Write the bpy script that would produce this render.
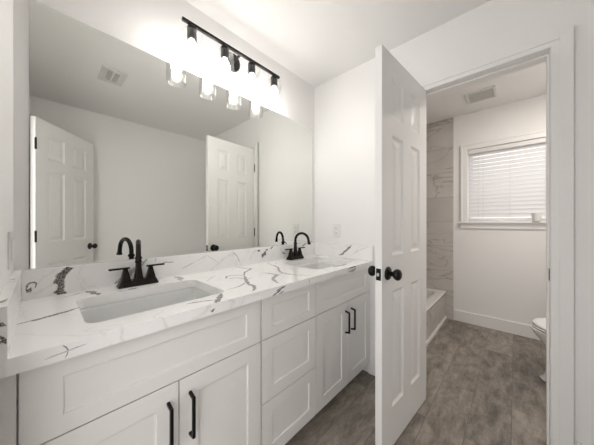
import bpy, bmesh, math, random
import numpy as np
from mathutils import Vector, Matrix
PI = math.pi
random.seed(7)
SC = bpy.context.scene
COL = SC.collection
for o in list(bpy.data.objects):
    bpy.data.objects.remove(o)

# ------------------------------------------------------------------ camera
cd = bpy.data.cameras.new('camera')
cam = bpy.data.objects.new('camera', cd)
COL.objects.link(cam)
cd.sensor_width = 36.0
cd.lens = 236.5 / 594 * 36
cd.clip_start = 0.01
cam.location = (0.0696, -1.3808, 1.1702)
cam.rotation_euler = (math.radians(90.0), 0, math.radians(42.7058 - 90))
SC.camera = cam

# ------------------------------------------------------------------ world, exposure
W = bpy.data.worlds.new('World')
SC.world = W
W.use_nodes = True
bg = W.node_tree.nodes['Background']
bg.inputs[0].default_value = (1.0, 0.985, 0.975, 1)
bg.inputs[1].default_value = 1.5
SC.view_settings.view_transform = 'Standard'
SC.view_settings.look = 'None'
SC.view_settings.gamma = 1
SC.view_settings.use_curve_mapping = False
SC.view_settings.exposure = 0.82
BULB = 66.0
# added fill light, no fixture, brightens the bathroom from behind the door frame
ld = bpy.data.lights.new('bathroom_fill', 'AREA')
ld.shape = 'DISK'; ld.size = 0.45; ld.energy = 8; ld.color = (1.0, 0.93, 0.87)
lo = bpy.data.objects.new('bathroom_fill', ld); COL.objects.link(lo)
lo.location = (2.45, -1.80, 2.40)

# ------------------------------------------------------------------ materials
def nodes(name):
    m = bpy.data.materials.new(name)
    m.use_nodes = True
    nt = m.node_tree
    return m, nt, nt.nodes['Principled BSDF']

def N(nt, t, **kw):
    n = nt.nodes.new(t)
    for k, v in kw.items():
        if k in n.inputs.keys():
            n.inputs[k].default_value = v
        else:
            setattr(n, k, v)
    return n

def L(nt, a, b):
    nt.links.new(a, b)

def ramp(nt, src, stops):
    r = N(nt, 'ShaderNodeValToRGB')
    e = r.color_ramp.elements
    while len(e) < len(stops):
        e.new(0.5)
    for i, (p, c) in enumerate(stops):
        e[i].position = p
        e[i].color = (*c, 1) if len(c) == 3 else c
    L(nt, src, r.inputs[0])
    return r

def simple(name, col, rough=0.5, metal=0.0, bump=0.0, scale=60, var=0.0, coat=0.0):
    m, nt, p = nodes(name)
    p.inputs['Roughness'].default_value = rough
    p.inputs['Metallic'].default_value = metal
    p.inputs['Coat Weight'].default_value = coat
    tc = N(nt, 'ShaderNodeTexCoord')
    no = N(nt, 'ShaderNodeTexNoise', Scale=scale, Detail=3.0)
    L(nt, tc.outputs['Object'], no.inputs['Vector'])
    c0 = tuple(max(0, c * (1 - var)) for c in col)
    c1 = tuple(min(1, c * (1 + var)) for c in col)
    r = ramp(nt, no.outputs[0], [(0.35, c0), (0.65, c1)])
    L(nt, r.outputs[0], p.inputs['Base Color'])
    if bump:
        b = N(nt, 'ShaderNodeBump', Strength=bump, Distance=0.001)
        L(nt, no.outputs[0], b.inputs['Height'])
        L(nt, b.outputs[0], p.inputs['Normal'])
    return m

M = {}
M['wall'] = simple('wall_paint', (0.875, 0.865, 0.85), 0.55, bump=0.2, scale=140, var=0.006)
M['ceiling'] = simple('ceiling_paint', (0.885, 0.875, 0.86), 0.7, bump=0.3, scale=110, var=0.006)
M['trim'] = simple('trim_paint', (0.87, 0.86, 0.845), 0.3, var=0.004)
M['door'] = simple('door_paint', (0.85, 0.84, 0.825), 0.32, bump=0.05, scale=200, var=0.004)
M['cab'] = simple('cabinet_paint', (0.83, 0.815, 0.795), 0.33, var=0.004)
M['cabin'] = simple('cabinet_shadow_gap', (0.45, 0.43, 0.41), 0.6)
M['black'] = simple('matte_black_metal', (0.012, 0.011, 0.011), 0.32, metal=0.6, var=0.1)
M['bronze'] = simple('dark_bronze', (0.020, 0.017, 0.015), 0.24, metal=0.8, var=0.15)
M['steel'] = simple('brushed_steel', (0.62, 0.61, 0.60), 0.28, metal=1.0, var=0.03)
M['porcelain'] = simple('porcelain', (0.82, 0.815, 0.80), 0.09, coat=0.4, var=0.003)
M['sink'] = simple('sink_porcelain', (0.77, 0.775, 0.765), 0.10, coat=0.5, var=0.003)
M['plastic'] = simple('white_plastic', (0.80, 0.79, 0.775), 0.35, var=0.004)
M['slot'] = simple('dark_slot', (0.03, 0.03, 0.03), 0.8)
M['grille'] = simple('vent_grille_metal', (0.70, 0.69, 0.67), 0.5, var=0.01)
M['duct'] = simple('duct_shadow', (0.03, 0.029, 0.028), 0.8)
M['vinylframe'] = simple('window_vinyl', (0.84, 0.84, 0.84), 0.35)
M['cord'] = simple('blind_cord', (0.78, 0.76, 0.74), 0.7)
M['paper'] = simple('tissue_roll_paper', (0.80, 0.79, 0.77), 0.85, bump=0.3)

def mirror_mat():
    m, nt, p = nodes('mirror_silver')
    tc = N(nt, 'ShaderNodeTexCoord')
    no = N(nt, 'ShaderNodeTexNoise', Scale=2.0, Detail=1.0)
    L(nt, tc.outputs['Object'], no.inputs['Vector'])
    r = ramp(nt, no.outputs[0], [(0.3, (0.83, 0.838, 0.81)), (0.7, (0.84, 0.848, 0.82))])
    L(nt, r.outputs[0], p.inputs['Base Color'])
    p.inputs['Metallic'].default_value = 1
    p.inputs['Roughness'].default_value = 0.0
    return m
M['mirror'] = mirror_mat()
M['mirroredge'] = simple('mirror_cut_edge', (0.22, 0.23, 0.22), 0.25, metal=0.5)

def glass_mat(name, tint, edge, gl=0.12):
    m, nt, p = nodes(name)
    nt.nodes.remove(p)
    out = nt.nodes['Material Output']
    tr = N(nt, 'ShaderNodeBsdfTransparent')
    lw = N(nt, 'ShaderNodeLayerWeight', Blend=0.35)
    r = ramp(nt, lw.outputs['Facing'], [(0.0, tint), (0.72, tint), (1.0, edge)])
    L(nt, r.outputs[0], tr.inputs[0])
    g = N(nt, 'ShaderNodeBsdfGlossy', Roughness=0.03)
    mx = N(nt, 'ShaderNodeMixShader')
    mp = N(nt, 'ShaderNodeMath', operation='MULTIPLY')
    mp.inputs[1].default_value = gl * 2.5
    L(nt, lw.outputs['Fresnel'], mp.inputs[0])
    ad = N(nt, 'ShaderNodeMath', operation='ADD')
    ad.inputs[1].default_value = 0.03
    L(nt, mp.outputs[0], ad.inputs[0])
    L(nt, ad.outputs[0], mx.inputs[0])
    L(nt, tr.outputs[0], mx.inputs[1])
    L(nt, g.outputs[0], mx.inputs[2])
    L(nt, mx.outputs[0], out.inputs[0])
    return m
M['glass'] = glass_mat('shade_glass', (0.99, 0.99, 0.99), (0.86, 0.87, 0.87), 0.07)
M['pane'] = glass_mat('window_glass', (0.95, 0.96, 0.96), (0.7, 0.72, 0.72), 0.1)

def bulb_mat(name, strength):
    m, nt, p = nodes(name)
    p.inputs['Base Color'].default_value = (0.9, 0.9, 0.9, 1)
    p.inputs['Emission Color'].default_value = (1.0, 0.965, 0.925, 1)
    p.inputs['Emission Strength'].default_value = strength
    return m
M['bulb'] = bulb_mat('lit_bulb_dome', BULB)
M['bulbneck'] = bulb_mat('lit_bulb_neck', BULB * 0.22)

def slat_mat():
    m, nt, p = nodes('blind_slat_vinyl')
    out = nt.nodes['Material Output']
    p.inputs['Base Color'].default_value = (0.86, 0.85, 0.85, 1)
    p.inputs['Roughness'].default_value = 0.45
    tl = N(nt, 'ShaderNodeBsdfTranslucent')
    tl.inputs[0].default_value = (0.84, 0.82, 0.82, 1)
    no = N(nt, 'ShaderNodeTexNoise', Scale=30.0)
    b = N(nt, 'ShaderNodeBump', Strength=0.02)
    L(nt, no.outputs[0], b.inputs['Height'])
    L(nt, b.outputs[0], p.inputs['Normal'])
    mx = N(nt, 'ShaderNodeMixShader')
    mx.inputs[0].default_value = 0.22
    L(nt, p.outputs[0], mx.inputs[1])
    L(nt, tl.outputs[0], mx.inputs[2])
    L(nt, mx.outputs[0], out.inputs[0])
    return m
M['slat'] = slat_mat()

# quartz : white with very faint clouds; vein ribbons reuse the same base
def quartz_base(nt, p):
    tc = N(nt, 'ShaderNodeTexCoord')
    mp = N(nt, 'ShaderNodeMapping')
    mp.inputs['Rotation'].default_value = (0.2, 0.3, 0.6)
    L(nt, tc.outputs['Object'], mp.inputs[0])
    n1 = N(nt, 'ShaderNodeTexNoise', Scale=2.2, Detail=5.0, Distortion=1.2)
    L(nt, mp.outputs[0], n1.inputs['Vector'])
    # hairline veins where the noise crosses its middle value
    s = N(nt, 'ShaderNodeMath', operation='SUBTRACT'); s.inputs[1].default_value = 0.5
    L(nt, n1.outputs[0], s.inputs[0])
    a = N(nt, 'ShaderNodeMath', operation='ABSOLUTE')
    L(nt, s.outputs[0], a.inputs[0])
    r = ramp(nt, a.outputs[0], [(0.0, (0.80, 0.79, 0.775)), (0.006, (0.91, 0.90, 0.89)), (0.05, (0.92, 0.912, 0.902))])
    p.inputs['Roughness'].default_value = 0.13
    return tc, r

def quartz():
    m, nt, p = nodes('white_quartz')
    tc, r = quartz_base(nt, p)
    L(nt, r.outputs[0], p.inputs['Base Color'])
    return m

def vein():
    m, nt, p = nodes('quartz_vein')
    tc, r = quartz_base(nt, p)
    uv = N(nt, 'ShaderNodeUVMap', uv_map='vein')
    st = N(nt, 'ShaderNodeUVMap', uv_map='tone')
    sx = N(nt, 'ShaderNodeSeparateXYZ'); L(nt, uv.outputs[0], sx.inputs[0])
    ss = N(nt, 'ShaderNodeSeparateXYZ'); L(nt, st.outputs[0], ss.inputs[0])
    ab = N(nt, 'ShaderNodeMath', operation='ABSOLUTE'); L(nt, sx.outputs[1], ab.inputs[0])
    no = N(nt, 'ShaderNodeTexNoise', Scale=75.0, Detail=4.0, Roughness=0.65)
    L(nt, tc.outputs['Object'], no.inputs['Vector'])
    ad = N(nt, 'ShaderNodeMath', operation='MULTIPLY_ADD')      # |v| + 1.1*(noise) - .55
    ad.inputs[1].default_value = 1.1
    L(nt, no.outputs[0], ad.inputs[0])
    L(nt, ab.outputs[0], ad.inputs[2])
    mr = N(nt, 'ShaderNodeMapRange', interpolation_type='SMOOTHSTEP')
    mr.inputs['From Min'].default_value = 1.38
    mr.inputs['From Max'].default_value = 1.02
    L(nt, ad.outputs[0], mr.inputs['Value'])
    edge = N(nt, 'ShaderNodeMapRange', interpolation_type='SMOOTHSTEP')
    edge.inputs['From Min'].default_value = 1.0
    edge.inputs['From Max'].default_value = 0.75
    L(nt, ab.outputs[0], edge.inputs['Value'])
    ml = N(nt, 'ShaderNodeMath', operation='MULTIPLY'); L(nt, mr.outputs[0], ml.inputs[0]); L(nt, edge.outputs[0], ml.inputs[1])
    m2 = N(nt, 'ShaderNodeMath', operation='MULTIPLY'); L(nt, ml.outputs[0], m2.inputs[0]); L(nt, ss.outputs[0], m2.inputs[1])
    no2 = N(nt, 'ShaderNodeTexNoise', Scale=240.0, Detail=2.0)
    L(nt, tc.outputs['Object'], no2.inputs['Vector'])
    vc = ramp(nt, no2.outputs[0], [(0.36, (0.05, 0.042, 0.04)), (0.5, (0.15, 0.135, 0.125)), (0.66, (0.42, 0.39, 0.37))])
    mx = N(nt, 'ShaderNodeMix', data_type='RGBA')
    L(nt, m2.outputs[0], mx.inputs[0])
    L(nt, r.outputs[0], mx.inputs[6])
    L(nt, vc.outputs[0], mx.inputs[7])
    L(nt, mx.outputs[2], p.inputs['Base Color'])
    return m
M['quartz'] = quartz()
M['vein'] = vein()

def floor_mat():
    m, nt, p = nodes('vinyl_plank_floor')
    tc = N(nt, 'ShaderNodeTexCoord')
    mp = N(nt, 'ShaderNodeMapping')
    mp.inputs['Location'].default_value = (0.35, 0.985 + 0.19 * 10, 0)
    L(nt, tc.outputs['Object'], mp.inputs[0])
    br = N(nt, 'ShaderNodeTexBrick', offset=0.37, offset_frequency=2)
    br.inputs['Color1'].default_value = (0, 0, 0, 1)
    br.inputs['Color2'].default_value = (1, 1, 1, 1)
    br.inputs['Mortar'].default_value = (0.5, 0.5, 0.5, 1)
    br.inputs['Scale'].default_value = 1.0
    br.inputs['Mortar Size'].default_value = 0.0012
    br.inputs['Mortar Smooth'].default_value = 0.3
    br.inputs['Brick Width'].default_value = 1.22
    br.inputs['Row Height'].default_value = 0.19
    L(nt, mp.outputs[0], br.inputs['Vector'])
    # each plank shifts the pattern
    off = N(nt, 'ShaderNodeVectorMath', operation='MULTIPLY_ADD')
    off.inputs[1].default_value = (7.0, 5.0, 9.0)
    L(nt, br.outputs['Color'], off.inputs[0])
    L(nt, tc.outputs['Object'], off.inputs[2])
    st = N(nt, 'ShaderNodeMapping'); st.inputs['Scale'].default_value = (1.0, 2.6, 1.0)
    L(nt, off.outputs[0], st.inputs[0])
    n1 = N(nt, 'ShaderNodeTexNoise', Scale=6.0, Detail=8.0, Roughness=0.70, Distortion=0.3)
    L(nt, st.outputs[0], n1.inputs['Vector'])
    n2 = N(nt, 'ShaderNodeTexNoise', Scale=26.0, Detail=5.0, Roughness=0.7)
    L(nt, st.outputs[0], n2.inputs['Vector'])
    a = N(nt, 'ShaderNodeMath', operation='MULTIPLY_ADD'); a.inputs[1].default_value = 0.30
    L(nt, n2.outputs[0], a.inputs[0]); L(nt, n1.outputs[0], a.inputs[2])
    b = N(nt, 'ShaderNodeMath', operation='MULTIPLY_ADD'); b.inputs[1].default_value = 0.17
    L(nt, br.outputs['Color'], b.inputs[0]); L(nt, a.outputs[0], b.inputs[2])
    c = ramp(nt, b.outputs[0], [(0.52, (0.10, 0.088, 0.077)), (0.64, (0.175, 0.154, 0.132)), (0.76, (0.265, 0.23, 0.195)), (0.92, (0.39, 0.335, 0.285))])
    mx = N(nt, 'ShaderNodeMix', data_type='RGBA')
    ms = N(nt, 'ShaderNodeMath', operation='MULTIPLY'); ms.inputs[1].default_value = 0.75
    L(nt, br.outputs['Fac'], ms.inputs[0])
    L(nt, ms.outputs[0], mx.inputs[0])
    L(nt, c.outputs[0], mx.inputs[6])
    mx.inputs[7].default_value = (0.045, 0.038, 0.032, 1)
    L(nt, mx.outputs[2], p.inputs['Base Color'])
    p.inputs['Roughness'].default_value = 0.42
    bp = N(nt, 'ShaderNodeBump', Strength=0.12, Distance=0.002)
    L(nt, n2.outputs[0], bp.inputs['Height'])
    L(nt, bp.outputs[0], p.inputs['Normal'])
    return m
M['floor'] = floor_mat()

def tile_mat(name, plane, w=0.62, h=0.30, z0=0.0):
    # plane 'x' : surface normal along x (u = y, v = z); 'y' : u = x
    m, nt, p = nodes(name)
    tc = N(nt, 'ShaderNodeTexCoord')
    sp = N(nt, 'ShaderNodeSeparateXYZ'); L(nt, tc.outputs['Object'], sp.inputs[0])
    cb = N(nt, 'ShaderNodeCombineXYZ')
    L(nt, sp.outputs[1 if plane == 'x' else 0], cb.inputs[0])
    L(nt, sp.outputs[2], cb.inputs[1])
    mp = N(nt, 'ShaderNodeMapping'); mp.inputs['Location'].default_value = (4.26, z0, 0)
    L(nt, cb.outputs[0], mp.inputs[0])
    br = N(nt, 'ShaderNodeTexBrick', offset=0.5, offset_frequency=2)
    br.inputs['Color1'].default_value = (0, 0, 0, 1)
    br.inputs['Color2'].default_value = (1, 1, 1, 1)
    br.inputs['Mortar'].default_value = (0.5, 0.5, 0.5, 1)
    br.inputs['Scale'].default_value = 1.0
    br.inputs['Mortar Size'].default_value = 0.002
    br.inputs['Brick Width'].default_value = w
    br.inputs['Row Height'].default_value = h
    L(nt, mp.outputs[0], br.inputs['Vector'])
    off = N(nt, 'ShaderNodeVectorMath', operation='MULTIPLY_ADD')
    off.inputs[1].default_value = (3.0, 7.0, 5.0)
    L(nt, br.outputs['Color'], off.inputs[0]); L(nt, mp.outputs[0], off.inputs[2])
    st = N(nt, 'ShaderNodeMapping'); st.inputs['Rotation'].default_value = (0, 0, 0.45); st.inputs['Scale'].default_value = (0.8, 2.2, 1)
    L(nt, off.outputs[0], st.inputs[0])
    n1 = N(nt, 'ShaderNodeTexNoise', Scale=1.7, Detail=4.0, Distortion=0.7, Roughness=0.5)
    L(nt, st.outputs[0], n1.inputs['Vector'])
    s = N(nt, 'ShaderNodeMath', operation='SUBTRACT'); s.inputs[1].default_value = 0.5
    L(nt, n1.outputs[0], s.inputs[0])
    ab = N(nt, 'ShaderNodeMath', operation='ABSOLUTE'); L(nt, s.outputs[0], ab.inputs[0])
    n3 = N(nt, 'ShaderNodeTexNoise', Scale=3.0, Detail=2.0)
    L(nt, off.outputs[0], n3.inputs['Vector'])
    base = ramp(nt, n3.outputs[0], [(0.3, (0.54, 0.51, 0.48)), (0.7, (0.63, 0.60, 0.57))])
    vf = ramp(nt, ab.outputs[0], [(0.0, (0.6,) * 3), (0.006, (0.15,) * 3), (0.022, (0.0,) * 3)])
    mx = N(nt, 'ShaderNodeMix', data_type='RGBA')
    L(nt, vf.outputs[0], mx.inputs[0]); L(nt, base.outputs[0], mx.inputs[6])
    mx.inputs[7].default_value = (0.25, 0.19, 0.15, 1)
    m2 = N(nt, 'ShaderNodeMix', data_type='RGBA')
    L(nt, br.outputs['Fac'], m2.inputs[0]); L(nt, mx.outputs[2], m2.inputs[6])
    m2.inputs[7].default_value = (0.36, 0.33, 0.30, 1)
    L(nt, m2.outputs[2], p.inputs['Base Color'])
    p.inputs['Roughness'].default_value = 0.22
    return m
M['tile_x'] = tile_mat('marble_tile_end', 'x', z0=0.02)
M['tile_y'] = tile_mat('marble_tile_side', 'y', z0=0.02)

# ------------------------------------------------------------------ helpers
ROOTLOC = {}
def finish(name, bm, mat, parent=None, world=True, smooth=False, bevel=0.0, segs=2, recalc=True):
    if recalc:
        bmesh.ops.recalc_face_normals(bm, faces=bm.faces)
    if parent is not None and world:
        bmesh.ops.translate(bm, verts=bm.verts, vec=-Vector(ROOTLOC.get(parent.name, (0, 0, 0))))
    me = bpy.data.meshes.new(name)
    bm.to_mesh(me); bm.free()
    mats = mat if isinstance(mat, (list, tuple)) else [mat]
    for m in mats:
        me.materials.append(M[m])
    if smooth:
        for p in me.polygons:
            p.use_smooth = True
    o = bpy.data.objects.new(name, me)
    COL.objects.link(o)
    if parent is not None:
        o.parent = parent
        ROOTLOC[o.name] = ROOTLOC.get(parent.name, (0, 0, 0)) if world else (0, 0, 0)
    if bevel:
        b = o.modifiers.new('bevel', 'BEVEL')
        b.width = bevel; b.segments = segs; b.limit_method = 'ANGLE'; b.angle_limit = math.radians(40)
    if smooth == 'auto':
        s = o.modifiers.new('wn', 'WEIGHTED_NORMAL'); s.keep_sharp = True
    return o

def empty(name, loc, rz=0.0, label=None, cat=None, group=None, kind=None):
    o = bpy.data.objects.new(name, None)
    COL.objects.link(o)
    o.empty_display_size = 0.05
    o.location = loc
    o.rotation_euler = (0, 0, rz)
    ROOTLOC[o.name] = tuple(loc)
    tag(o, label, cat, group, kind)
    return o

def tag(o, label=None, cat=None, group=None, kind=None):
    if label: o['label'] = label
    if cat: o['category'] = cat
    if group: o['group'] = group
    if kind: o['kind'] = kind
    return o

def box(bm, x0, y0, z0, x1, y1, z1):
    vs = [bm.verts.new((x, y, z)) for z in (z0, z1) for x, y in ((x0, y0), (x1, y0), (x1, y1), (x0, y1))]
    for f in ((3, 2, 1, 0), (4, 5, 6, 7), (0, 1, 5, 4), (1, 2, 6, 5), (2, 3, 7, 6), (3, 0, 4, 7)):
        bm.faces.new([vs[i] for i in f])
    return vs

def boxes(name, lst, mat, parent=None, world=True, bevel=0.0, **kw):
    bm = bmesh.new()
    for b in lst:
        box(bm, *b)
    return finish(name, bm, mat, parent, world, bevel=bevel, **kw)

def loft(bm, loops, cap0=True, cap1=True, mi=0):
    rings = [[bm.verts.new(p) for p in lp] for lp in loops]
    n = len(rings[0])
    for a, b in zip(rings[:-1], rings[1:]):
        for i in range(n):
            f = bm.faces.new((a[i], a[(i + 1) % n], b[(i + 1) % n], b[i])); f.material_index = mi
    if cap0: bm.faces.new(rings[0][::-1]).material_index = mi
    if cap1: bm.faces.new(rings[-1]).material_index = mi
    return rings

def circ(r, n=24, z=0.0, cx=0, cy=0, ry=None):
    ry = r if ry is None else ry
    return [(cx + r * math.cos(2 * PI * i / n), cy + ry * math.sin(2 * PI * i / n), z) for i in range(n)]

def lathe(bm, prof, n=24, mat=Matrix(), cap0=True, cap1=True):
    """prof: list of (r, h) along local z; mat places it"""
    loft(bm, [[tuple(mat @ Vector(p)) for p in circ(max(r, 1e-4), n, h)] for r, h in prof], cap0, cap1)

def rrect(w, d, r, z, n=5, cx=0, cy=0):
    pts = []
    for sx, sy, a0 in ((1, 1, 0), (-1, 1, PI / 2), (-1, -1, PI), (1, -1, 1.5 * PI)):
        for k in range(n + 1):
            a = a0 + PI / 2 * k / n
            pts.append((cx + sx * (w / 2 - r) + r * math.cos(a), cy + sy * (d / 2 - r) + r * math.sin(a), z))
    return pts

def tube(bm, pts, r, n=12, cap=True):
    pts = [Vector(p) for p in pts]
    rs = r if isinstance(r, (list, tuple)) else [r] * len(pts)
    t0 = (pts[1] - pts[0]).normalized()
    up = Vector((1, 0, 0)) if abs(t0.x) < 0.9 else Vector((0, 1, 0))
    u = t0.cross(up).normalized()
    loops = []
    for i, p in enumerate(pts):
        t = ((pts[min(i + 1, len(pts) - 1)]) - pts[max(i - 1, 0)]).normalized()
        u = (u - t * u.dot(t)).normalized()
        v = t.cross(u)
        loops.append([tuple(p + (u * math.cos(2 * PI * k / n) + v * math.sin(2 * PI * k / n)) * rs[i]) for k in range(n)])
    loft(bm, loops, cap, cap)

def panel_face(bm, x0, z0, x1, z1, holes, y, sg, prof):
    """flat face in the xz plane at y, outward normal sg*y, with moulded panels in each hole"""
    def q(pts):
        vs = [bm.verts.new(p) for p in pts]
        bm.faces.new(vs if sg < 0 else vs[::-1])
    xs = sorted({x0, x1, *[h[0] for h in holes], *[h[2] for h in holes]})
    zs = sorted({z0, z1, *[h[1] for h in holes], *[h[3] for h in holes]})
    for a, b in zip(xs[:-1], xs[1:]):
        for c, d in zip(zs[:-1], zs[1:]):
            mx, mz = (a + b) / 2, (c + d) / 2
            if any(h[0] < mx < h[2] and h[1] < mz < h[3] for h in holes):
                continue
            q([(a, y, c), (b, y, c), (b, y, d), (a, y, d)])
    for h in holes:
        lv = [(h[0] + i, h[1] + i, h[2] - i, h[3] - i, y - sg * e) for i, e in prof]
        for A, B in zip(lv[:-1], lv[1:]):
            ca = [(A[0], A[4], A[1]), (A[2], A[4], A[1]), (A[2], A[4], A[3]), (A[0], A[4], A[3])]
            cb = [(B[0], B[4], B[1]), (B[2], B[4], B[1]), (B[2], B[4], B[3]), (B[0], B[4], B[3])]
            for k in range(4):
                q([ca[k], ca[(k + 1) % 4], cb[(k + 1) % 4], cb[k]])
        A = lv[-1]
        q([(A[0], A[4], A[1]), (A[2], A[4], A[1]), (A[2], A[4], A[3]), (A[0], A[4], A[3])])

def slab(bm, x0, z0, x1, z1, yf, yb, holes, prof, back=False):
    """door slab: front at yf (normal toward -y if yf<yb), back at yb"""
    s = -1 if yf < yb else 1
    panel_face(bm, x0, z0, x1, z1, holes, yf, s, prof)
    panel_face(bm, x0, z0, x1, z1, holes if back else [], yb, -s, prof)
    for (a, b) in (((x0, z0), (x1, z0)), ((x1, z0), (x1, z1)), ((x1, z1), (x0, z1)), ((x0, z1), (x0, z0))):
        vs = [bm.verts.new(p) for p in ((a[0], yf, a[1]), (b[0], yf, b[1]), (b[0], yb, b[1]), (a[0], yb, a[1]))]
        bm.faces.new(vs)
    bmesh.ops.remove_doubles(bm, verts=bm.verts, dist=1e-5)

def copy_tree(o, parent=None):
    c = o.copy(); COL.objects.link(c); c.parent = parent
    for ch in list(o.children):
        copy_tree(ch, c)
    return c

# ------------------------------------------------------------------ dimensions
LX = 1.806          # partition wall face (vanity side)
PX = 1.925          # partition wall face (bathroom side)
FX = 3.44           # far (window) wall face
SY = -2.172         # back wall face
H = 2.4325
DY0, DY1, DZ = -0.915, -1.511, 2.045     # bathroom doorway
EY0, EY1 = -0.735, -1.500                # entry doorway in the left wall
WY0, WY1, WZ0, WZ1 = -0.974, -1.72, 1.182, 2.012   # window opening

def struct(name, lst, mat, **kw):
    return tag(boxes(name, lst, mat, **kw), kind='structure')

# ------------------------------------------------------------------ shell
struct('floor', [(-1.3, SY - 0.12, -0.10, FX + 0.14, 0.12, 0.0)], 'floor')
struct('ceiling', [(-0.12, SY - 0.12, H, FX + 0.14, 0.12, H + 0.10)], 'ceiling')
struct('wall_north', [(-0.12, 0.0, 0.0, FX + 0.14, 0.12, H)], 'wall')
struct('wall_south', [(-0.12, SY - 0.12, 0.0, FX + 0.14, SY, H)], 'wall')
struct('wall_west', [(-0.12, EY0, 0, 0, 0.0, H), (-0.12, SY, 0, 0, EY1, H), (-0.12, EY1, DZ, 0, EY0, H)], 'wall')
struct('wall_east', [(LX, DY0, 0, PX, 0.0, H), (LX, SY, 0, PX, DY1, H), (LX, DY1, DZ + 0.0, PX, DY0, H)], 'wall')
struct('wall_far', [(FX, WY0, 0, FX + 0.14, 0, H), (FX, SY, 0, FX + 0.14, WY1, H),
                    (FX, WY1, 0, FX + 0.14, WY0, WZ0 - 0.02), (FX, WY1, WZ1, FX + 0.14, WY0, H)], 'wall')
# tiled tub surround
struct('wall_tile_far', [(FX - 0.010, -0.834, 0.0, FX, -0.010, H)], 'tile_x')
struct('wall_tile_north', [(PX + 0.010, -0.010, 0.0, FX - 0.010, 0.0, H)], 'tile_y')
struct('wall_tile_east', [(PX, -0.834, 0.0, PX + 0.010, 0.0, H)], 'tile_x')


# baseboards: body plus thin eased top
def baseboard(name, segs_):
    l = []
    for s in segs_:
        l.append(s)
    o = boxes(name, l, 'trim', bevel=0.004)
    return tag(o, kind='structure')
BH, BT = 0.128, 0.013
baseboard('baseboard_far', [(FX - BT, SY + BT, 0, FX, -0.835, BH)])
baseboard('baseboard_east', [(LX - BT, DY0 + 0.066, 0, LX, -0.542, BH), (LX - BT, SY, 0, LX, DY1 - 0.085, BH)])
baseboard('baseboard_south', [(0.0, SY, 0, LX - BT, SY + BT, BH), (PX + BT, SY, 0, FX, SY + BT, BH)])
baseboard('baseboard_west', [(0, SY + BT, 0, BT, EY1 - 0.02, BH)])
baseboard('baseboard_bathroom_east', [(PX, SY + BT, 0, PX + BT, DY1 - 0.075, BH)])

# door casings (trim) : jamb lining + stepped casing on the room side
def casing_x(bm, x, sg, y0, y1, zt, w, right_w=None):
    """three-sided casing on a wall face at x, sticking out to sg; opening y1..y0 (y0 larger), head at zt"""
    rw = right_w or w
    for (t, i0, i1) in ((0.011, 0.0, 1.0), (0.017, 0.40, 1.0)):
        xa, xb = sorted((x, x + sg * t))
        box(bm, xa, y0 + w * i0, 0, xb, y0 + w * i1, zt + w * i1)
        box(bm, xa, y1 - rw * i1, 0, xb, y1 - rw * i0, zt + w * i1)
        box(bm, xa, y1 - rw * i0, zt + w * i0, xb, y0 + w * i0, zt + w * i1)

bm = bmesh.new()
JT = 0.0
casing_x(bm, LX, -1, DY0, DY1, DZ, 0.064, 0.075)
casing_x(bm, PX, 1, DY0, DY1, DZ, 0.064)
# door stops
SX0, SX1 = LX + 0.045, LX + 0.080
box(bm, SX0, DY0 - 0.010, 0, SX1, DY0, DZ)
box(bm, SX0, DY1, 0, SX1, DY1 + 0.010, DZ)
box(bm, SX0, DY1 + 0.010, DZ - 0.010, SX1, DY0 - 0.010, DZ)
# thin jamb lining on the masonry opening
box(bm, LX - 0.001, DY0 - 0.002, 0, PX + 0.001, DY0, DZ)
box(bm, LX - 0.001, DY1, 0, PX + 0.001, DY1 + 0.002, DZ)
box(bm, LX - 0.001, DY1, DZ - 0.002, PX + 0.001, DY0, DZ)
trim1 = finish('trim_1', bm, 'trim', bevel=0.004, segs=3)
tag(trim1, kind='structure')
# strike plate in the right jamb
bm = bmesh.new()
box(bm, LX + 0.008, DY1 + 0.002, 0.875, LX + 0.042, DY1 + 0.004, 0.935)
finish('strike_plate', bm, 'black', trim1)
bm = bmesh.new()
for t, i0, i1 in ((0.010, 0.0, 1.0), (0.015, 0.3, 0.9)):
    w = 0.057
    box(bm, 0, EY0 + w * i0, 0, t, EY0 + w * i1, DZ + w * i1)
    box(bm, 0, EY1, DZ + w * i0, t, EY0 + w * i0, DZ + w * i1)
tag(finish('trim_2', bm, 'trim', bevel=0.0015, segs=1), kind='structure')

# ------------------------------------------------------------------ window
win = empty('window_1', (FX, (WY0 + WY1) / 2, WZ0), kind='structure')
fr = 0.035
xf0, xf1 = FX + 0.085, FX + 0.125
boxes('window_frame', [(xf0, WY1, WZ0, xf1, WY1 + fr, WZ1), (xf0, WY0 - fr, WZ0, xf1, WY0, WZ1),
                       (xf0, WY1 + fr, WZ0, xf1, WY0 - fr, WZ0 + fr), (xf0, WY1 + fr, WZ1 - fr, xf1, WY0 - fr, WZ1)], 'vinylframe', win, bevel=0.002)
boxes('window_pane', [(FX + 0.103, WY1 + fr, WZ0 + fr, FX + 0.107, WY0 - fr, WZ1 - fr)], 'pane', win)
cw = 0.068
boxes('window_casing', [(FX - 0.016, WY0, WZ0, FX, WY0 + cw, WZ1 + cw), (FX - 0.016, WY1 - cw, WZ0, FX, WY1, WZ1 + cw),
                        (FX - 0.016, WY1, WZ1, FX, WY0, WZ1 + cw),
                        (FX - 0.022, WY0 + cw * 0.72, WZ0, FX - 0.016, WY0 + cw, WZ1 + cw), (FX - 0.022, WY1 - cw, WZ0, FX - 0.016, WY1 - cw * .72, WZ1 + cw),
                        (FX - 0.022, WY1 - cw * .72, WZ1 + cw * 0.72, FX - 0.016, WY0 + cw * .72, WZ1 + cw)], 'trim', win, bevel=0.002, segs=1)
boxes('window_sill', [(FX - 0.045, WY1 - cw - 0.015, WZ0 - 0.022, FX + 0.085, WY0 + cw + 0.015, WZ0)], 'trim', win, bevel=0.004)
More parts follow.
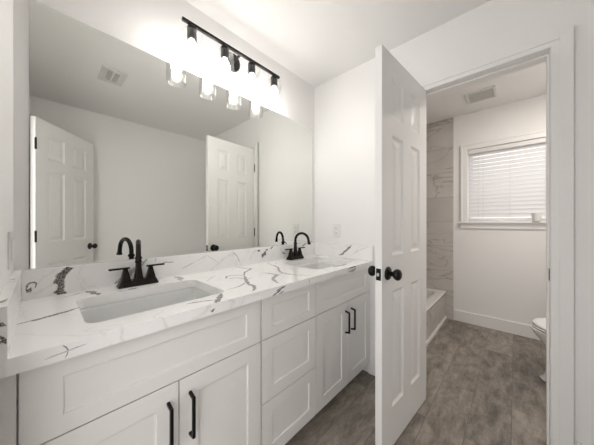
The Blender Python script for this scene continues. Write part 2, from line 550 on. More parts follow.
boxes('window_apron', [(FX - 0.016, WY1 - cw, WZ0 - 0.080, FX, WY0 + cw, WZ0 - 0.022)], 'trim', win, bevel=0.002, segs=1)

# blind
bl = empty('window_blind', (FX + 0.035, (WY0 + WY1) / 2, WZ0 + 0.03), label='white horizontal slat blind hanging in the bathroom window, slats tilted shut', cat='blind')
by0, by1 = WY0 - 0.006, WY1 + 0.006
boxes('headrail', [(FX + 0.010, by1, WZ1 - 0.045, FX + 0.060, by0, WZ1 - 0.002), (FX + 0.000, by1, WZ1 - 0.048, FX + 0.010, by0, WZ1 - 0.003)], 'plastic', bl, bevel=0.002, segs=1)
bm = bmesh.new()
zt, zb = WZ1 - 0.062, WZ0 + 0.066
ns = 17
tilt = math.radians(62)
for i in range(ns):
    z = zb + (zt - zb) * i / (ns - 1)
    loop0, loop1 = [], []
    pr = []
    for k in range(7):
        s = (k / 6 - 0.5) * 0.050
        crown = 0.003 * (1 - (2 * s / 0.05) ** 2)
        # room-side edge lower
        pr.append((s * math.cos(tilt) + crown * math.sin(tilt), s * math.sin(tilt) - 0 + crown * math.cos(tilt)))
    up = [(FX + 0.036 + a, z + b) for a, b in pr]
    dn = [(x + 0.0018 * math.sin(tilt), zz - 0.0018 * math.cos(tilt)) for x, zz in up]
    ring = up + dn[::-1]
    A = [(x, by0 - 0.004, zz) for x, zz in ring]
    B = [(x, by1 + 0.004, zz) for x, zz in ring]
    loft(bm, [A, B])
finish('slats', bm, 'slat', bl)
boxes('bottom_rail', [(FX + 0.022, by1 + .004, WZ0 + 0.024, FX + 0.050, by0 - .004, WZ0 + 0.040)], 'plastic', bl, bevel=0.003)
for yy in (-1.075, -1.115, -1.34, -1.60):
    bm = bmesh.new()
    tube(bm, [(FX + 0.017, yy, WZ1 - 0.04), (FX + 0.017, yy, WZ0 + 0.03)], 0.0013, 6)
    finish('cord', bm, 'cord', bl)

# small cup on the sill
bm = bmesh.new()
lathe(bm, [(0.030, 0), (0.031, 0.002), (0.037, 0.082), (0.0375, 0.085), (0.0355, 0.085), (0.030, 0.006)], 28,
      Matrix.Translation((0, 0, 0)))
cup = finish('cup', bm, 'plastic', smooth='auto')
cup.location = (FX - 0.042, -1.535, WZ0 - 0.0)
tag(cup, 'small white tapered cup standing on the bathroom window sill', 'cup')

# ------------------------------------------------------------------ doors
def six_panel(bm, w, h, st, mul, y0, y1):
    pw = (w - 2 * st - mul) / 2
    holes = []
    for z0, z1 in ((0.215, 0.815), (1.000, 1.620), (1.715, 1.925)):
        for k in range(2):
            x0 = st + k * (pw + mul)
            holes.append((x0, z0, x0 + pw, z1))
    prof = [(0, 0), (0.004, 0.004), (0.012, 0.009), (0.022, 0.009), (0.048, 0.003)]
    slab(bm, 0, 0.012, w, h, y0, y1, holes, prof, back=True)

def knob(parent, x, z, y, sg):
    bm = bmesh.new()
    mt = Matrix.Translation((x, y, z)) @ Matrix.Rotation(-sg * PI / 2, 4, 'X')
    lathe(bm, [(0.012, 0.0), (0.011, 0.020), (0.012, 0.028), (0.020, 0.034), (0.0265, 0.042), (0.028, 0.050), (0.0265, 0.058), (0.020, 0.064), (0.010, 0.0665), (0.0005, 0.067)], 28, mt)
    k = finish('knob', bm, 'black', parent, world=False, smooth='auto')
    bm = bmesh.new()
    lathe(bm, [(0.034, 0.0), (0.034, 0.003), (0.031, 0.008), (0.022, 0.011), (0.013, 0.013)], 28, mt)
    r = finish('rosette', bm, 'black', k, world=False, smooth='auto')
    return k

def make_door(name, loc, rz, w, h, st, mul, hinge_y, knob_z=0.915):
    d = empty(name, loc, rz, kind='structure')
    bm = bmesh.new()
    six_panel(bm, w, h, st, mul, -0.035, 0.0)
    finish('door_leaf', bm, 'door', d, world=False, bevel=0.0012, segs=1)
    knob(d, w - 0.060, knob_z, 0.0, 1)
    knob(d, w - 0.060, knob_z, -0.035, -1)
    bm = bmesh.new()
    box(bm, w, -0.030, knob_z - 0.029, w + 0.0015, -0.005, knob_z + 0.029)
    lp = finish('latch_plate', bm, 'black', d, world=False)
    bm = bmesh.new()
    box(bm, w + 0.0015, -0.023, knob_z - 0.008, w + 0.011, -0.012, knob_z + 0.008)
    finish('latch_bolt', bm, 'steel', lp, world=False, bevel=0.002)
    for z in (0.26, 1.055, 1.815):
        bm = bmesh.new()
        tube(bm, [(-0.004, hinge_y, z - 0.046), (-0.004, hinge_y, z + 0.046)], 0.0065, 10)
        tube(bm, [(-0.004, hinge_y, z + 0.046), (-0.004, hinge_y, z + 0.052)], [0.004, 0.003], 10)
        box(bm, -0.0025, min(hinge_y, -0.005), z - 0.045, -0.0005, max(hinge_y, -0.03), z + 0.045)
        finish('hinge', bm, 'black', d, world=False)
    return d

ang = math.atan2(0.045, -0.602)
door1 = make_door('door_1', (1.788, -0.950, 0), ang, 0.598, 2.036, 0.112, 0.105, -0.040)
door2 = make_door('door_2', (0.040, -1.503, 0), math.atan2(-0.80, 0.60), 0.710, 2.036, 0.118, 0.100, 0.006)

# ------------------------------------------------------------------ vanity
van = empty('vanity_cabinet', (0.903, -0.27, 0), label='long white shaker double vanity cabinet with black bar pulls under the quartz countertop', cat='cabinet')
YB = -0.533          # face frame front
YF = -0.553          # door front
boxes('cabinet_body', [(0.002, YB + 0.018, 0.095, LX - 0.002, -0.014, 0.113), (0.002, YB + 0.018, 0.113, 0.018, -0.014, 0.838), (LX - 0.018, YB + 0.018, 0.113, LX - 0.002, -0.014, 0.838),
                       (0.730, YB + 0.018, 0.113, 0.742, -0.014, 0.838), (1.120, YB + 0.018, 0.113, 1.132, -0.014, 0.838), (0.002, -0.014, 0.095, LX - 0.002, -0.002, 0.838),
                       (0.002, YB, 0.095, 0.036, YB + 0.018, 0.838), (0.728, YB, 0.095, 0.742, YB + 0.018, 0.838), (1.120, YB, 0.095, 1.134, YB + 0.018, 0.838), (1.796, YB, 0.095, LX - 0.002, YB + 0.018, 0.838),
                       (0.036, YB, 0.095, 0.728, YB + 0.018, 0.11), (0.742, YB, 0.095, 1.120, YB + 0.018, 0.11), (1.134, YB, 0.095, 1.796, YB + 0.018, 0.11),], 'cab', van)
boxes('filler_strip', [(0.002, YF + 0.004, 0.08, 0.0325, YB, 0.838)], 'cab', van, bevel=0.0015)
boxes('toe_kick', [(0.002, -0.470, 0.0, LX - 0.002, -0.455, 0.095)], 'cab', van)
SH = [(0, 0), (0.002, 0.0070)]
def front(name, x0, z0, x1, z1, rail=0.062, rz=None):
    rz = rz or rail
    bm = bmesh.new()
    slab(bm, x0, z0, x1, z1, YF, YB, [(x0 + rail, z0 + rz, x1 - rail, z1 - rz)], SH)
    return finish(name, bm, 'cab', van, bevel=0.0012, segs=1)
def pull(par, x, z0, z1):
    bm = bmesh.new()
    yo = YF - 0.030
    box(bm, x - 0.005, yo - 0.005, z0 + 0.003, x + 0.005, yo + 0.005, z1 - 0.003)
    for z in (z0 + 0.008, z1 - 0.008):
        # angled posts
        s = 0.006 if z < (z0 + z1) / 2 else -0.006
        loft(bm, [[(x - .005, YF, z - s - .005), (x + .005, YF, z - s - .005), (x + .005, YF, z - s + .005), (x - .005, YF, z - s + .005)],
                  [(x - .005, yo, z - .005), (x + .005, yo, z - .005), (x + .005, yo, z + .005), (x - .005, yo, z + .005)]])
    return finish('pull_handle', bm, 'black', par, bevel=0.0012)
G = 0.0018
xA0, xA1, xB0, xB1, xC0, xC1 = 0.036, 0.729, 0.738, 1.124, 1.129, 1.798
ZT, ZM, ZL = 0.832, 0.642, 0.085
front('false_front', xA0, ZM + G, xA1, ZT, 0.072, 0.046)
front('false_front', xC0, ZM + G, xC1, ZT, 0.072, 0.046)
mA, mC = 0.384, 1.467
for (a, b, hx) in ((xA0, mA - G, mA - 0.034), (mA + G, xA1, mA + 0.036), (xC0, mC - G, mC - 0.028), (mC + G, xC1, mC + 0.046)):
    d = front('cabinet_door', a, ZL, b, ZM - G, 0.066)
    pull(d, hx, 0.440, 0.585)
front('drawer', xB0, ZM + G, xB1, ZT, 0.060, 0.044)
front('drawer', xB0, 0.355 + G, xB1, ZM - G, 0.060, 0.060)
front('drawer', xB0, ZL, xB1, 0.355 - G, 0.060, 0.060)

# ------------------------------------------------------------------ countertop
TOP, BOT, CY = 0.876, 0.838, -0.578
SINKS = ((0.383, -0.316), (1.460, -0.316))
SW, SD, SR = 0.450, 0.328, 0.035
ct = empty('countertop', (0.903, -0.29, BOT), label='white quartz countertop with dark grey veins and raised splashes, on the vanity cabinet', cat='countertop')

def ribbon(bm, path, w, surf, tone, lift, taper=(0.25, 0.25), jitter=0.25):
    """vein strip laid on a flat surface; surf maps (a,b,lift)->xyz ; path in surface coords"""
    uvl = bm.loops.layers.uv['vein']; tl = bm.loops.layers.uv['tone']
    P = [Vector(p) for p in path]
    rnd = random.Random(int(abs(P[0].x * 1000)) + len(path))
    # Catmull-Rom refine
    Q = []
    n = len(P)
    for i in range(n - 1):
        p0, p1, p2, p3 = P[max(i - 1, 0)], P[i], P[i + 1], P[min(i + 2, n - 1)]
        m = max(2, int((p2 - p1).length / 0.012))
        for k in range(m):
            t = k / m
            Q.append(0.5 * ((2 * p1) + (p2 - p0) * t + (2 * p0 - 5 * p1 + 4 * p2 - p3) * t * t + (3 * p1 - p0 - 3 * p2 + p3) * t ** 3))
    Q.append(P[-1])
    rows = []
    N_ = len(Q)
    w = w * 1.3; tone = min(1.0, tone * 1.15)
    for i, q in enumerate(Q):
        t = (Q[min(i + 1, N_ - 1)] - Q[max(i - 1, 0)]).normalized()
        nrm = Vector((-t.y, t.x))
        s = i / (N_ - 1)
        ww = w * (taper[0] + (1 - taper[0]) * min(1, s / 0.25)) * (taper[1] + (1 - taper[1]) * min(1, (1 - s) / 0.25))
        ww *= 0.8 + 0.5 * rnd.random()
        c = q + nrm * (rnd.random() - 0.5) * w * jitter
        rows.append((c + nrm * ww / 2, c - nrm * ww / 2, s))
    vs = [(bm.verts.new(surf(a.x, a.y, lift)), bm.verts.new(surf(b.x, b.y, lift)), s) for a, b, s in rows]
    for (a, b, s), (c, d, s2) in zip(vs[:-1], vs[1:]):
        f = bm.faces.new((a, b, d, c))
        f.material_index = 1
        for lp in f.loops:
            v = lp.vert
            lp[uvl].uv = (s if v in (a, b) else s2, 1.0 if v in (a, c) else -1.0)
            lp[tl].uv = (tone, 0)

def vein_bm():
    bm = bmesh.new()
    bm.loops.layers.uv.new('vein'); bm.loops.layers.uv.new('tone')
    return bm

def clampv(v, lo, hi):
    return max(lo, min(hi, v))

# slab with two sink cut-outs
bm = vein_bm()
outer = [(0.001, CY), (LX - 0.001, CY), (LX - 0.001, -0.001), (0.001, -0.001)]
def top_faces(z, up):
    edges = []
    loops_ = []
    for lp in [[(x, y, z) for x, y in outer]] + [rrect(SW, SD, SR, z, 5, cx, cy) for cx, cy in SINKS]:
        vs = [bm.verts.new(p) for p in lp]
        es = [bm.edges.new((vs[i], vs[(i + 1) % len(vs)])) for i in range(len(vs))]
        edges += es; loops_.append(vs)
    bmesh.ops.triangle_fill(bm, use_beauty=True, use_dissolve=False, edges=edges)
    return loops_
lt = top_faces(TOP, True)
lb = top_faces(BOT, False)
for a, b in zip(lt, lb):
    n = len(a)
    for i in range(n):
        bm.faces.new((a[i], a[(i + 1) % n], b[(i + 1) % n], b[i]))
bmesh.ops.recalc_face_normals(bm, faces=bm.faces)
def s_top(a, b, l): return (clampv(a, 0.022, 1.785), clampv(b, CY + 0.001, -0.021), TOP + l)
def s_front(a, b, l): return (a, CY - l, clampv(b, BOT + 0.0005, TOP - 0.0005))
TV = [  # (path, width, tone)
    ([(0.022,-0.325),(0.046,-0.318),(0.071,-0.314),(0.111,-0.298),(0.163,-0.270)], 0.013, 0.80),
    ([(0.125,-0.075),(0.165,-0.060),(0.200,-0.040)], 0.006, 0.6),
    ([(0.200,-0.030),(0.218,-0.075),(0.232,-0.140)], 0.020, 0.85),
    ([(0.328,-0.138),(0.344,-0.134),(0.360,-0.139)], 0.013, 0.8),
    ([(0.560,-0.022),(0.570,-0.075),(0.545,-0.138)], 0.024, 0.5),
    ([(0.632,-0.245),(0.680,-0.200),(0.727,-0.165)], 0.006, 0.4),
    ([(0.425,-0.508),(0.468,-0.520),(0.520,-0.545)], 0.010, 0.65),
    ([(0.578,-0.486),(0.545,-0.530),(0.503,-0.577)], 0.020, 0.75),
    ([(0.622,-0.450),(0.665,-0.452),(0.715,-0.435),(0.790,-0.370),(0.842,-0.343)], 0.008, 0.7),
    ([(0.935,-0.030),(0.960,-0.110),(0.975,-0.150),(0.891,-0.205),(0.835,-0.275)], 0.013, 0.75),
    ([(0.722,-0.276),(0.760,-0.225),(0.800,-0.230),(0.830,-0.275),(0.818,-0.320)], 0.010, 0.7),
    ([(0.730,-0.283),(0.770,-0.285),(0.792,-0.340)], 0.010, 0.65),
    ([(0.832,-0.284),(0.775,-0.380),(0.745,-0.440),(0.735,-0.500),(0.680,-0.560)], 0.018, 0.7),
    ([(1.180,-0.060),(1.150,-0.160),(1.120,-0.239),(1.035,-0.360),(1.035,-0.460),(1.090,-0.550)], 0.013, 0.7),
    ([(1.180,-0.060),(1.225,-0.075)], 0.008, 0.6),
    ([(0.955,-0.297),(0.965,-0.350),(0.965,-0.399),(0.891,-0.453),(0.850,-0.540)], 0.020, 0.65),
    ([(0.965,-0.399),(1.000,-0.392),(1.035,-0.385)], 0.007, 0.6),
    ([(1.385,-0.486),(1.450,-0.505),(1.540,-0.505)], 0.016, 0.75),
    ([(1.770,-0.300),(1.755,-0.380),(1.765,-0.470)], 0.007, 0.5),
    ([(1.720,-0.100),(1.785,-0.045)], 0.006, 0.6),
    ([(1.470,-0.118),(1.490,-0.125)], 0.012, 0.9),
    ([(1.215,-0.110),(1.228,-0.120)], 0.012, 0.9),
]
FV = [
    ([(0.105,0.8755),(0.115,0.859),(0.109,0.840)], 0.0030, 0.8),
    ([(0.075,0.852),(0.114,0.857),(0.150,0.861)], 0.0032, 0.45),
    ([(0.482,0.852),(0.500,0.854)], 0.012, 1.1),
    ([(0.775,0.840),(0.805,0.848),(0.838,0.862)], 0.009, 1.0),
    ([(0.800,0.858),(0.860,0.868)], 0.007, 0.9),
    ([(0.815,0.842),(0.850,0.846)], 0.006, 0.8),
    ([(1.432,0.850),(1.452,0.868),(1.524,0.870),(1.510,0.849),(1.438,0.846)], 0.011, 1.0),
    ([(1.034,0.8755),(1.036,0.838)], 0.003, 0.7),
]
for k, (p, w, t) in enumerate(TV): ribbon(bm, p, w * 1.15, s_top, t, 0.00012 + 0.00003 * k)
for k, (p, w, t) in enumerate(FV): ribbon(bm, p, w, s_front, t, 0.00012 + 0.00003 * k)
finish('countertop_slab', bm, ['quartz', 'vein'], ct, recalc=False)

# back splash
BS = 0.990
bm = vein_bm()
box(bm, 0.0215, -0.020, TOP, LX - 0.0215, -0.0005, BS)
def s_back(a, b, l): return (a, -0.020 - l, clampv(b, TOP + 0.001, BS - 0.001))
BV = [
    ([(0.152,0.989),(0.136,0.960),(0.124,0.940),(0.126,0.915),(0.127,0.877)], 0.030, 1.0, (1, 1)),
    ([(0.032,0.905),(0.034,0.930),(0.045,0.941),(0.058,0.935),(0.054,0.917)], 0.006, 0.8),
    ([(0.032,0.914),(0.046,0.908)], 0.018, 1.2),
    ([(0.432,0.989),(0.400,0.955),(0.368,0.931),(0.300,0.889)], 0.022, 0.5),
    ([(0.504,0.962),(0.559,0.955)], 0.005, 0.7),
    ([(0.475,0.989),(0.466,0.967)], 0.004, 0.5),
    ([(0.673,0.941),(0.746,0.975)], 0.004, 0.25),
    ([(0.746,0.975),(0.824,0.918)], 0.004, 0.25),
    ([(0.824,0.918),(0.930,0.975)], 0.004, 0.25),
    ([(0.600,0.915),(0.673,0.941)], 0.005, 0.35),
    ([(1.125,0.972),(1.150,0.962)], 0.020, 0.9),
    ([(1.206,0.952),(1.160,0.920)], 0.028, 1.0),
    ([(1.199,0.966),(1.223,0.971)], 0.014, 1.0),
    ([(1.245,0.974),(1.275,0.984)], 0.013, 1.0),
    ([(1.382,0.989),(1.350,0.955),(1.395,0.925)], 0.004, 0.3),
    ([(1.370,0.934),(1.405,0.915)], 0.012, 0.8),
    ([(0.925,0.975),(0.955,0.946),(0.978,0.900)], 0.006, 0.5),
    ([(1.608,0.966),(1.670,0.986)], 0.012, 0.8),
    ([(1.060,0.900),(1.090,0.960),(1.130,0.972)], 0.004, 0.4),
]
for k, (p, w, t, *tp) in enumerate(BV): ribbon(bm, p, w, s_back, t, 0.00012 + 0.00003 * k, *tp)
finish('backsplash', bm, ['quartz', 'vein'], ct, recalc=False)
# side splashes
bm = vein_bm()
box(bm, 0.0005, CY, TOP, 0.021, -0.0005, BS)
def s_lin(a, b, l): return (0.021 + l, a, b)
def s_lend(a, b, l): return (clampv(a, 0.001, 0.0205), CY - l, clampv(b, TOP + .001, BS - 0.0005))
def s_ltop(a, b, l): return (clampv(a, 0.001, 0.0205), b, BS + l)
ribbon(bm, [(-0.090, 0.952), (-0.085, 0.915)], 0.030, s_lin, 0.8, 0.0002)
ribbon(bm, [(0.001, 0.957), (0.0205, 0.949)], 0.010, s_lend, 1.2, 0.0002)
ribbon(bm, [(0.002, 0.905), (0.010, 0.927), (0.019, 0.910)], 0.014, s_lend, 1.0, 0.00025)
ribbon(bm, [(0.002, 0.883), (0.006, 0.885)], 0.010, s_lend, 1.2, 0.0003)
ribbon(bm, [(0.004, -0.54), (0.018, -0.50)], 0.012, s_ltop, 1.0, 0.0002)
ribbon(bm, [(0.003, -0.22), (0.018, -0.205)], 0.012, s_ltop, 0.8, 0.0002)
finish('side_splash', bm, ['quartz', 'vein'], ct, recalc=False)
bm = vein_bm()
box(bm, LX - 0.021, CY, TOP, LX - 0.0005, -0.0005, BS)
def s_rin(a, b, l): return (LX - 0.021 - l, a, clampv(b, TOP + .001, BS - .001))
ribbon(bm, [(-0.405, 0.984), (-0.352, 0.941), (-0.305, 0.898), (-0.280, 0.896)], 0.020, s_rin, 0.75, 0.0002)
ribbon(bm, [(-0.56, 0.985), (-0.47, 0.950), (-0.40, 0.90)], 0.004, s_rin, 0.4, 0.0003)
finish('side_splash', bm, ['quartz', 'vein'], ct, recalc=False)

# ------------------------------------------------------------------ sinks
def make_sink(loc, label):
    s = empty('undermount_sink', loc, label=label, cat='sink', group='undermount sinks in the countertop')
    bm = bmesh.new()
    ins = [(0.06, 0.0, .05), (0.0, 0.0, SR), (-0.004, -0.012, SR), (-0.012, -0.070, SR + .005), (-0.030, -0.110, 0.05), (-0.070, -0.126, 0.06), (-0.180, -0.133, 0.06)]
    # inner surface loops (local z=0 at slab underside)
    lps = []
    for d, z, r in ins:
        lps.append(rrect(SW + d, SD + d, min(r, (SD + d) / 2 - .001), z, 6))
    out = [rrect(SW + d + 0.024 if i else SW + d, SD + d + 0.024 if i else SD + d, min(r + .01, (SD + d) / 2 - 0.001), z - (0.010 if True else 0), 6) for i, (d, z, r) in enumerate(ins)]
    rings = [[bm.verts.new(p) for p in lp] for lp in lps]
    outer_ = [[bm.verts.new(p) for p in lp] for lp in out]
    n = len(rings[0])
    for R_ in (rings, outer_):
        for a, b in zip(R_[:-1], R_[1:]):
            for i in range(n): bm.faces.new((a[i], a[(i + 1) % n], b[(i + 1) % n], b[i]))
        bm.faces.new(R_[-1])
    for i in range(n): bm.faces.new((rings[0][i], rings[0][(i + 1) % n], outer_[0][(i + 1) % n], outer_[0][i]))
    finish('basin', bm, 'sink', s, world=False, smooth='auto')
    bm = bmesh.new()
    lathe(bm, [(0.031, -0.1325), (0.031, -0.1300), (0.024, -0.1300), (0.022, -0.1315), (0.0001, -0.1310)], 24, cap0=False)
    finish('drain', bm, 'steel', s, world=False, smooth='auto')
    return s
s1 = make_sink((SINKS[0][0], SINKS[0][1], BOT - 0.0005), 'rectangular undermount sink in front of the near faucet, closest to the left wall')
s2 = copy_tree(s1)
s2.location = (SINKS[1][0], SINKS[1][1], BOT - 0.0005)
s2['label'] = 'rectangular undermount sink at the far end of the countertop by the open door'

# ------------------------------------------------------------------ faucets
def make_faucet(loc, label):
    f = empty('faucet', loc, label=label, cat='faucet', group='dark two-handle faucets on the countertop')
    bm = bmesh.new()
    loft(bm, [rrect(0.162, 0.058, 0.008, 0.0, 3), rrect(0.160, 0.056, 0.008, 0.006, 3), rrect(0.142, 0.042, 0.006, 0.026, 3)])
    finish('base_plate', bm, 'bronze', f, world=False, bevel=0.001)
    bm = bmesh.new()
    prof = [(0.038, 0.024), (0.031, 0.045), (0.024, 0.080), (0.0200, 0.112), (0.0200, 0.122)]
    loft(bm, [rrect(w, w, w * 0.22, z, 3) for w, z in prof])
    finish('spout_body', bm, 'bronze', f, world=False, bevel=0.001)
    bm = bmesh.new()
    lathe(bm, [(0.0120, 0.120), (0.0150, 0.122), (0.0155, 0.128), (0.0125, 0.133)], 20)
    R_ = 0.058
    pts = [(0, 0, 0.122), (0, 0, 0.140), (0, 0, 0.147)]
    for k in range(0, 15):
        a = PI * k / 14 * 0.97
        pts.append((0, -R_ + R_ * math.cos(a), 0.150 + R_ * math.sin(a)))
    pts += [(0, -2 * R_ - 0.003, 0.136), (0, -2 * R_ - 0.005, 0.130), (0, -2 * R_ - 0.0055, 0.122)]
    rs = [0.0100] * (len(pts) - 3) + [0.0105, 0.0125, 0.0135]
    tube(bm, pts, rs, 18)
    sp = finish('spout', bm, 'bronze', f, world=False, smooth='auto')
    sp.rotation_euler = (0, 0, math.radians(-13.4))      # swivelled a little to the left
    for s in (-1, 1):
        bm = bmesh.new()
        prof = [(0.040, 0.024), (0.034, 0.040), (0.025, 0.060), (0.018, 0.076), (0.018, 0.080)]
        loft(bm, [rrect(w, w, w * 0.18, z, 3, cx=s * 0.0508) for w, z in prof])
        h = finish('handle', bm, 'bronze', f, world=False, bevel=0.001)
        bm = bmesh.new()
        a, b = s * 0.034, s * 0.112
        x0, x1 = min(a, b), max(a, b)
        loft(bm, [[(x, -0.0065, 0.080 + (abs(x) - .036) * .005), (x, 0.0065, 0.080 + (abs(x) - .036) * .005), (x, 0.0065, 0.088 + (abs(x) - .036) * .005), (x, -0.0065, 0.088 + (abs(x) - .036) * .005)] for x in (x0, x1)])
        finish('lever', bm, 'bronze', h, world=False, bevel=0.0015)
    return f
f1 = make_faucet((0.383, -0.070, TOP + 0.0003), 'black two-handle gooseneck faucet at the near sink, closest to the left wall')
f2 = copy_tree(f1)
f2.location = (1.462, -0.078, TOP + 0.0008)
for ch in f2.children:
    if ch.name.startswith('spout') and 'body' not in ch.name:
        ch.rotation_euler = (0, 0, math.radians(15))
f2['label'] = 'black two-handle gooseneck faucet at the far sink, close to the wall outlet'

# ------------------------------------------------------------------ mirror
MX0, MX1, MZ0, MZ1 = 0.039, 1.762, 0.9905, 2.034
bm = bmesh.new()
box(bm, MX0, -0.006, MZ0, MX1, -0.0005, MZ1)
bm.faces.ensure_lookup_table()
for f in bm.faces:
    f.normal_update()
    f.material_index = 0 if f.normal.y < -0.9 else 1
mir = finish('mirror', bm, ['mirror', 'mirroredge'], recalc=False)
tag(mir, 'large frameless mirror on the wall above the quartz backsplash', 'mirror')

# ------------------------------------------------------------------ vanity light
LYB, LZ = -0.112, 2.228
vl = empty('vanity_light', (0.905, 0, LZ), label='black four-bulb bar light with clear glass cylinder shades above the mirror', cat='light fixture')
bm = bmesh.new()
lathe(bm, [(0.060, 0.0005), (0.060, 0.012), (0.055, 0.020), (0.0001, 0.021)], 36, Matrix.Translation((0.925, 0, LZ)) @ Matrix.Rotation(PI / 2, 4, 'X'))
finish('backplate', bm, 'black', vl, smooth='auto')
bm = bmesh.new()
tube(bm, [(0.925, -0.018, LZ), (0.925, LYB, LZ)], 0.008, 12)
finish('arm', bm, 'black', vl, smooth='auto')
boxes('bar', [(0.566, LYB - 0.008, LZ - 0.008, 1.252, LYB + 0.008, LZ + 0.008)], 'black', vl, bevel=0.0015)
sx = (0.617, 0.812, 1.007, 1.203)
def sock(x):
    bm = bmesh.new()
    mt = Matrix.Translation((x, LYB, LZ))
    lathe(bm, [(0.010, -0.006), (0.010, -0.014), (0.022, -0.018), (0.024, -0.022), (0.024, -0.078), (0.021, -0.084), (0.0001, -0.084)], 24, mt)
    s = finish('socket', bm, 'black', vl, smooth='auto')
    bm = bmesh.new()
    R0, R1 = 0.0540, 0.0515
    lathe(bm, [(0.026, -0.046), (0.045, -0.046), (R0, -0.054), (R0, -0.228), (R1, -0.228), (R1, -0.056), (0.043, -0.049), (0.026, -0.049)], 40, mt, cap0=False, cap1=False)
    finish('glass_shade', bm, 'glass', s, smooth='auto')
    bm = bmesh.new()
    lathe(bm, [(0.013, -0.084), (0.013, -0.090), (0.018, -0.100), (0.025, -0.114), (0.0285, -0.130), (0.027, -0.146), (0.020, -0.158), (0.010, -0.164), (0.0001, -0.165)], 24, mt)
    for f_ in bm.faces:
        f_.material_index = 0 if f_.calc_center_median().z < LZ - 0.124 else 1
    finish('bulb', bm, ['bulb', 'bulbneck'], s, smooth='auto')
for x in sx:
    sock(x)

# ------------------------------------------------------------------ outlet and switches
out = empty('wall_outlet', (LX, -0.246, 1.10), label='white duplex outlet plate on the wall just right of the mirror', cat='outlet')
boxes('cover_plate', [(LX - 0.006, -0.282, 1.043, LX - 0.0003, -0.210, 1.158)], 'plastic', out, bevel=0.002)
for z in (1.121, 1.080):
    bm = bmesh.new()
    box(bm, LX - 0.0085, -0.263, z - 0.016, LX - 0.006, -0.229, z + 0.016)
    r = finish('receptacle', bm, 'plastic', out, bevel=0.001)
    boxes('slots', [(LX - 0.0089, -0.254, z - 0.004, LX - 0.0085, -0.252, z + 0.006), (LX - 0.0089, -0.241, z - 0.004, LX - 0.0085, -0.239, z + 0.006), (LX - 0.0089, -0.248, z - 0.012, LX - 0.0085, -0.244, z - 0.008)], 'slot', r)
sw = empty('light_switch', (0, -0.165, 1.083), label='white wall switch plate on the left wall beside the mirror', cat='switch')
boxes('cover_plate', [(0.0003, -0.228, 1.026, 0.006, -0.110, 1.141)], 'plastic', sw, bevel=0.002)
for y in (-0.192, -0.146):
    boxes('rocker', [(0.006, y - 0.016, 1.050, 0.0095, y + 0.016, 1.117)], 'plastic', sw, bevel=0.001)

# ------------------------------------------------------------------ ceiling vents
def vent(cx, cy, wx, wy, label, bars, along, b=0.022):
    v = empty('ceiling_vent', (cx, cy, H), label=label, cat='vent')
    z1, z0 = H - 0.0003, H - 0.012
    boxes('vent_frame', [(cx - wx / 2, cy - wy / 2, z0, cx + wx / 2, cy - wy / 2 + b, z1), (cx - wx / 2, cy + wy / 2 - b, z0, cx + wx / 2, cy + wy / 2, z1),
                         (cx - wx / 2, cy - wy / 2 + b, z0, cx - wx / 2 + b, cy + wy / 2 - b, z1), (cx + wx / 2 - b, cy - wy / 2 + b, z0, cx + wx / 2, cy + wy / 2 - b, z1)], 'grille', v, bevel=0.003)
    boxes('vent_opening', [(cx - wx / 2 + b, cy - wy / 2 + b, H - 0.002, cx + wx / 2 - b, cy + wy / 2 - b, H - 0.0004)], 'duct', v)
    l = []
    for i in range(bars):
        t = (i + 0.5) / bars
        if along == 'x':
            y = cy - wy / 2 + b + t * (wy - 2 * b)
            l.append((cx - wx / 2 + b, y - 0.0025, z0 + 0.002, cx + wx / 2 - b, y + 0.0025, z1 - 0.002))
        else:
            x = cx - wx / 2 + b + t * (wx - 2 * b)
            l.append((x - 0.0025, cy - wy / 2 + b, z0 + 0.002, x + 0.0025, cy + wy / 2 - b, z1 - 0.002))
    return v, l
v1, l = vent(0.487, -1.175, 0.170, 0.262, 'white ceiling register with short louvres, seen in the mirror', 9, 'x', 0.045)
# a solid strip parts the two banks of louvres
l.append((0.487 - 0.007, -1.175 - 0.086, H - 0.011, 0.487 + 0.007, -1.175 + 0.086, H - 0.003))
boxes('louvres', l, 'grille', v1)
v2, l = vent(3.020, -1.130, 0.245, 0.235, 'square exhaust fan grille on the bathroom ceiling in front of the window', 13, 'y')
boxes('louvres', l, 'grille', v2)

# ------------------------------------------------------------------ bathtub
TX0, TX1, TY0, TY1, TZ = PX + 0.012, FX - 0.012, -0.762, -0.012, 0.335
tub = empty('bathtub', ((TX0 + TX1) / 2, (TY0 + TY1) / 2, 0), label='white alcove bathtub with a grey marble-look front, behind the open bathroom door', cat='bathtub')
bm = bmesh.new()
w, d = TX1 - TX0, TY1 - TY0
cx, cy = (TX0 + TX1) / 2, (TY0 + TY1) / 2
lps = [rrect(w - 0.02, d - 0.06, 0.01, 0.02, 6, cx, cy + 0.02), rrect(w - 0.02, d - 0.06, 0.01, TZ - 0.03, 6, cx, cy + 0.02), rrect(w, d, 0.012, TZ - 0.028, 6, cx, cy), rrect(w, d, 0.012, TZ - 0.006, 6, cx, cy), rrect(w - 0.01, d - 0.01, 0.012, TZ, 6, cx, cy),
       rrect(w - 0.13, d - 0.17, 0.12, TZ, 6, cx, cy), rrect(w - 0.15, d - 0.19, 0.12, TZ - 0.012, 6, cx, cy), rrect(w - 0.24, d - 0.26, 0.12, 0.10, 6, cx, cy), rrect(w - 0.34, d - 0.34, 0.10, 0.06, 6, cx, cy)]
loft(bm, lps)
finish('tub_basin', bm, 'porcelain', tub, smooth='auto')
boxes('apron', [(TX0, TY0 + 0.006, 0.0, TX1, TY0 + 0.020, TZ - 0.029)], 'tile_y', tub)
boxes('base_trim', [(TX0, TY0 - 0.006, 0.0, TX1, TY0 + 0.006, 0.032)], 'trim', tub, bevel=0.002)

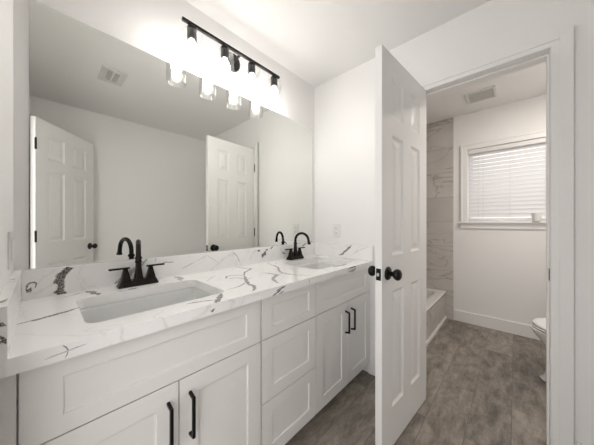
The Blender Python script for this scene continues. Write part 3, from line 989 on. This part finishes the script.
# ------------------------------------------------------------------ toilet
tcx, tip = 2.625, -1.460
to = empty('toilet', (tcx, -1.80, 0), label='white toilet against the bathroom back wall, half hidden by the door frame', cat='toilet')
def egg(yf, yb, hw, z, n=36, sharp=1.0):
    cy_ = yf - (yf - yb) * 0.42
    pts = []
    for i in range(n):
        a = 2 * PI * i / n
        c, s = math.cos(a), math.sin(a)
        ry = (yf - cy_) if s > 0 else (cy_ - yb)
        pts.append((tcx + hw * c, cy_ + ry * s, z))
    return pts
bm = bmesh.new()
loft(bm, [egg(tip - 0.060, SY + 0.08, 0.125, 0.0), egg(tip - 0.055, SY + 0.08, 0.130, 0.012), egg(tip - 0.075, SY + 0.08, 0.120, 0.030), egg(tip - 0.105, SY + 0.09, 0.110, 0.12), egg(tip - 0.100, SY + 0.10, 0.114, 0.19),
          egg(tip - 0.075, SY + 0.12, 0.145, 0.27), egg(tip - 0.022, SY + 0.15, 0.178, 0.340), egg(tip - 0.004, SY + 0.16, 0.186, 0.372), egg(tip - 0.004, SY + 0.16, 0.186, 0.385),
          egg(tip - 0.045, SY + 0.22, 0.140, 0.385), egg(tip - 0.06, SY + 0.23, 0.125, 0.36), egg(tip - 0.14, SY + 0.30, 0.07, 0.25)])
finish('toilet_bowl', bm, 'porcelain', to, smooth='auto')
bm = bmesh.new()
loft(bm, [egg(tip - 0.014, SY + 0.22, 0.186, 0.387), egg(tip - 0.012, SY + 0.22, 0.188, 0.395), egg(tip - 0.014, SY + 0.22, 0.186, 0.402)])
finish('toilet_seat', bm, 'plastic', to, smooth='auto')
bm = bmesh.new()
loft(bm, [egg(tip - 0.018, SY + 0.215, 0.185, 0.405), egg(tip - 0.016, SY + 0.215, 0.186, 0.412), egg(tip - 0.022, SY + 0.22, 0.182, 0.420), egg(tip - 0.05, SY + 0.25, 0.14, 0.424)])
finish('toilet_lid', bm, 'plastic', to, smooth='auto')
bm = bmesh.new()
loft(bm, [rrect(0.38, 0.175, 0.03, 0.386, 5, tcx, SY + 0.105), rrect(0.43, 0.190, 0.03, 0.720, 5, tcx, SY + 0.105)])
tk = finish('tank', bm, 'porcelain', to, smooth='auto')
bm = bmesh.new()
loft(bm, [rrect(0.45, 0.200, 0.03, 0.721, 5, tcx, SY + 0.108), rrect(0.452, 0.202, 0.03, 0.745, 5, tcx, SY + 0.108), rrect(0.435, 0.185, 0.03, 0.756, 5, tcx, SY + 0.108)])
finish('tank_lid', bm, 'porcelain', to, smooth='auto')
bm = bmesh.new()
tube(bm, [(tcx - 0.15, SY + 0.198, 0.66), (tcx - 0.15, SY + 0.215, 0.66), (tcx - 0.08, SY + 0.220, 0.655)], 0.006, 10)
finish('flush_lever', bm, 'steel', to, smooth='auto')
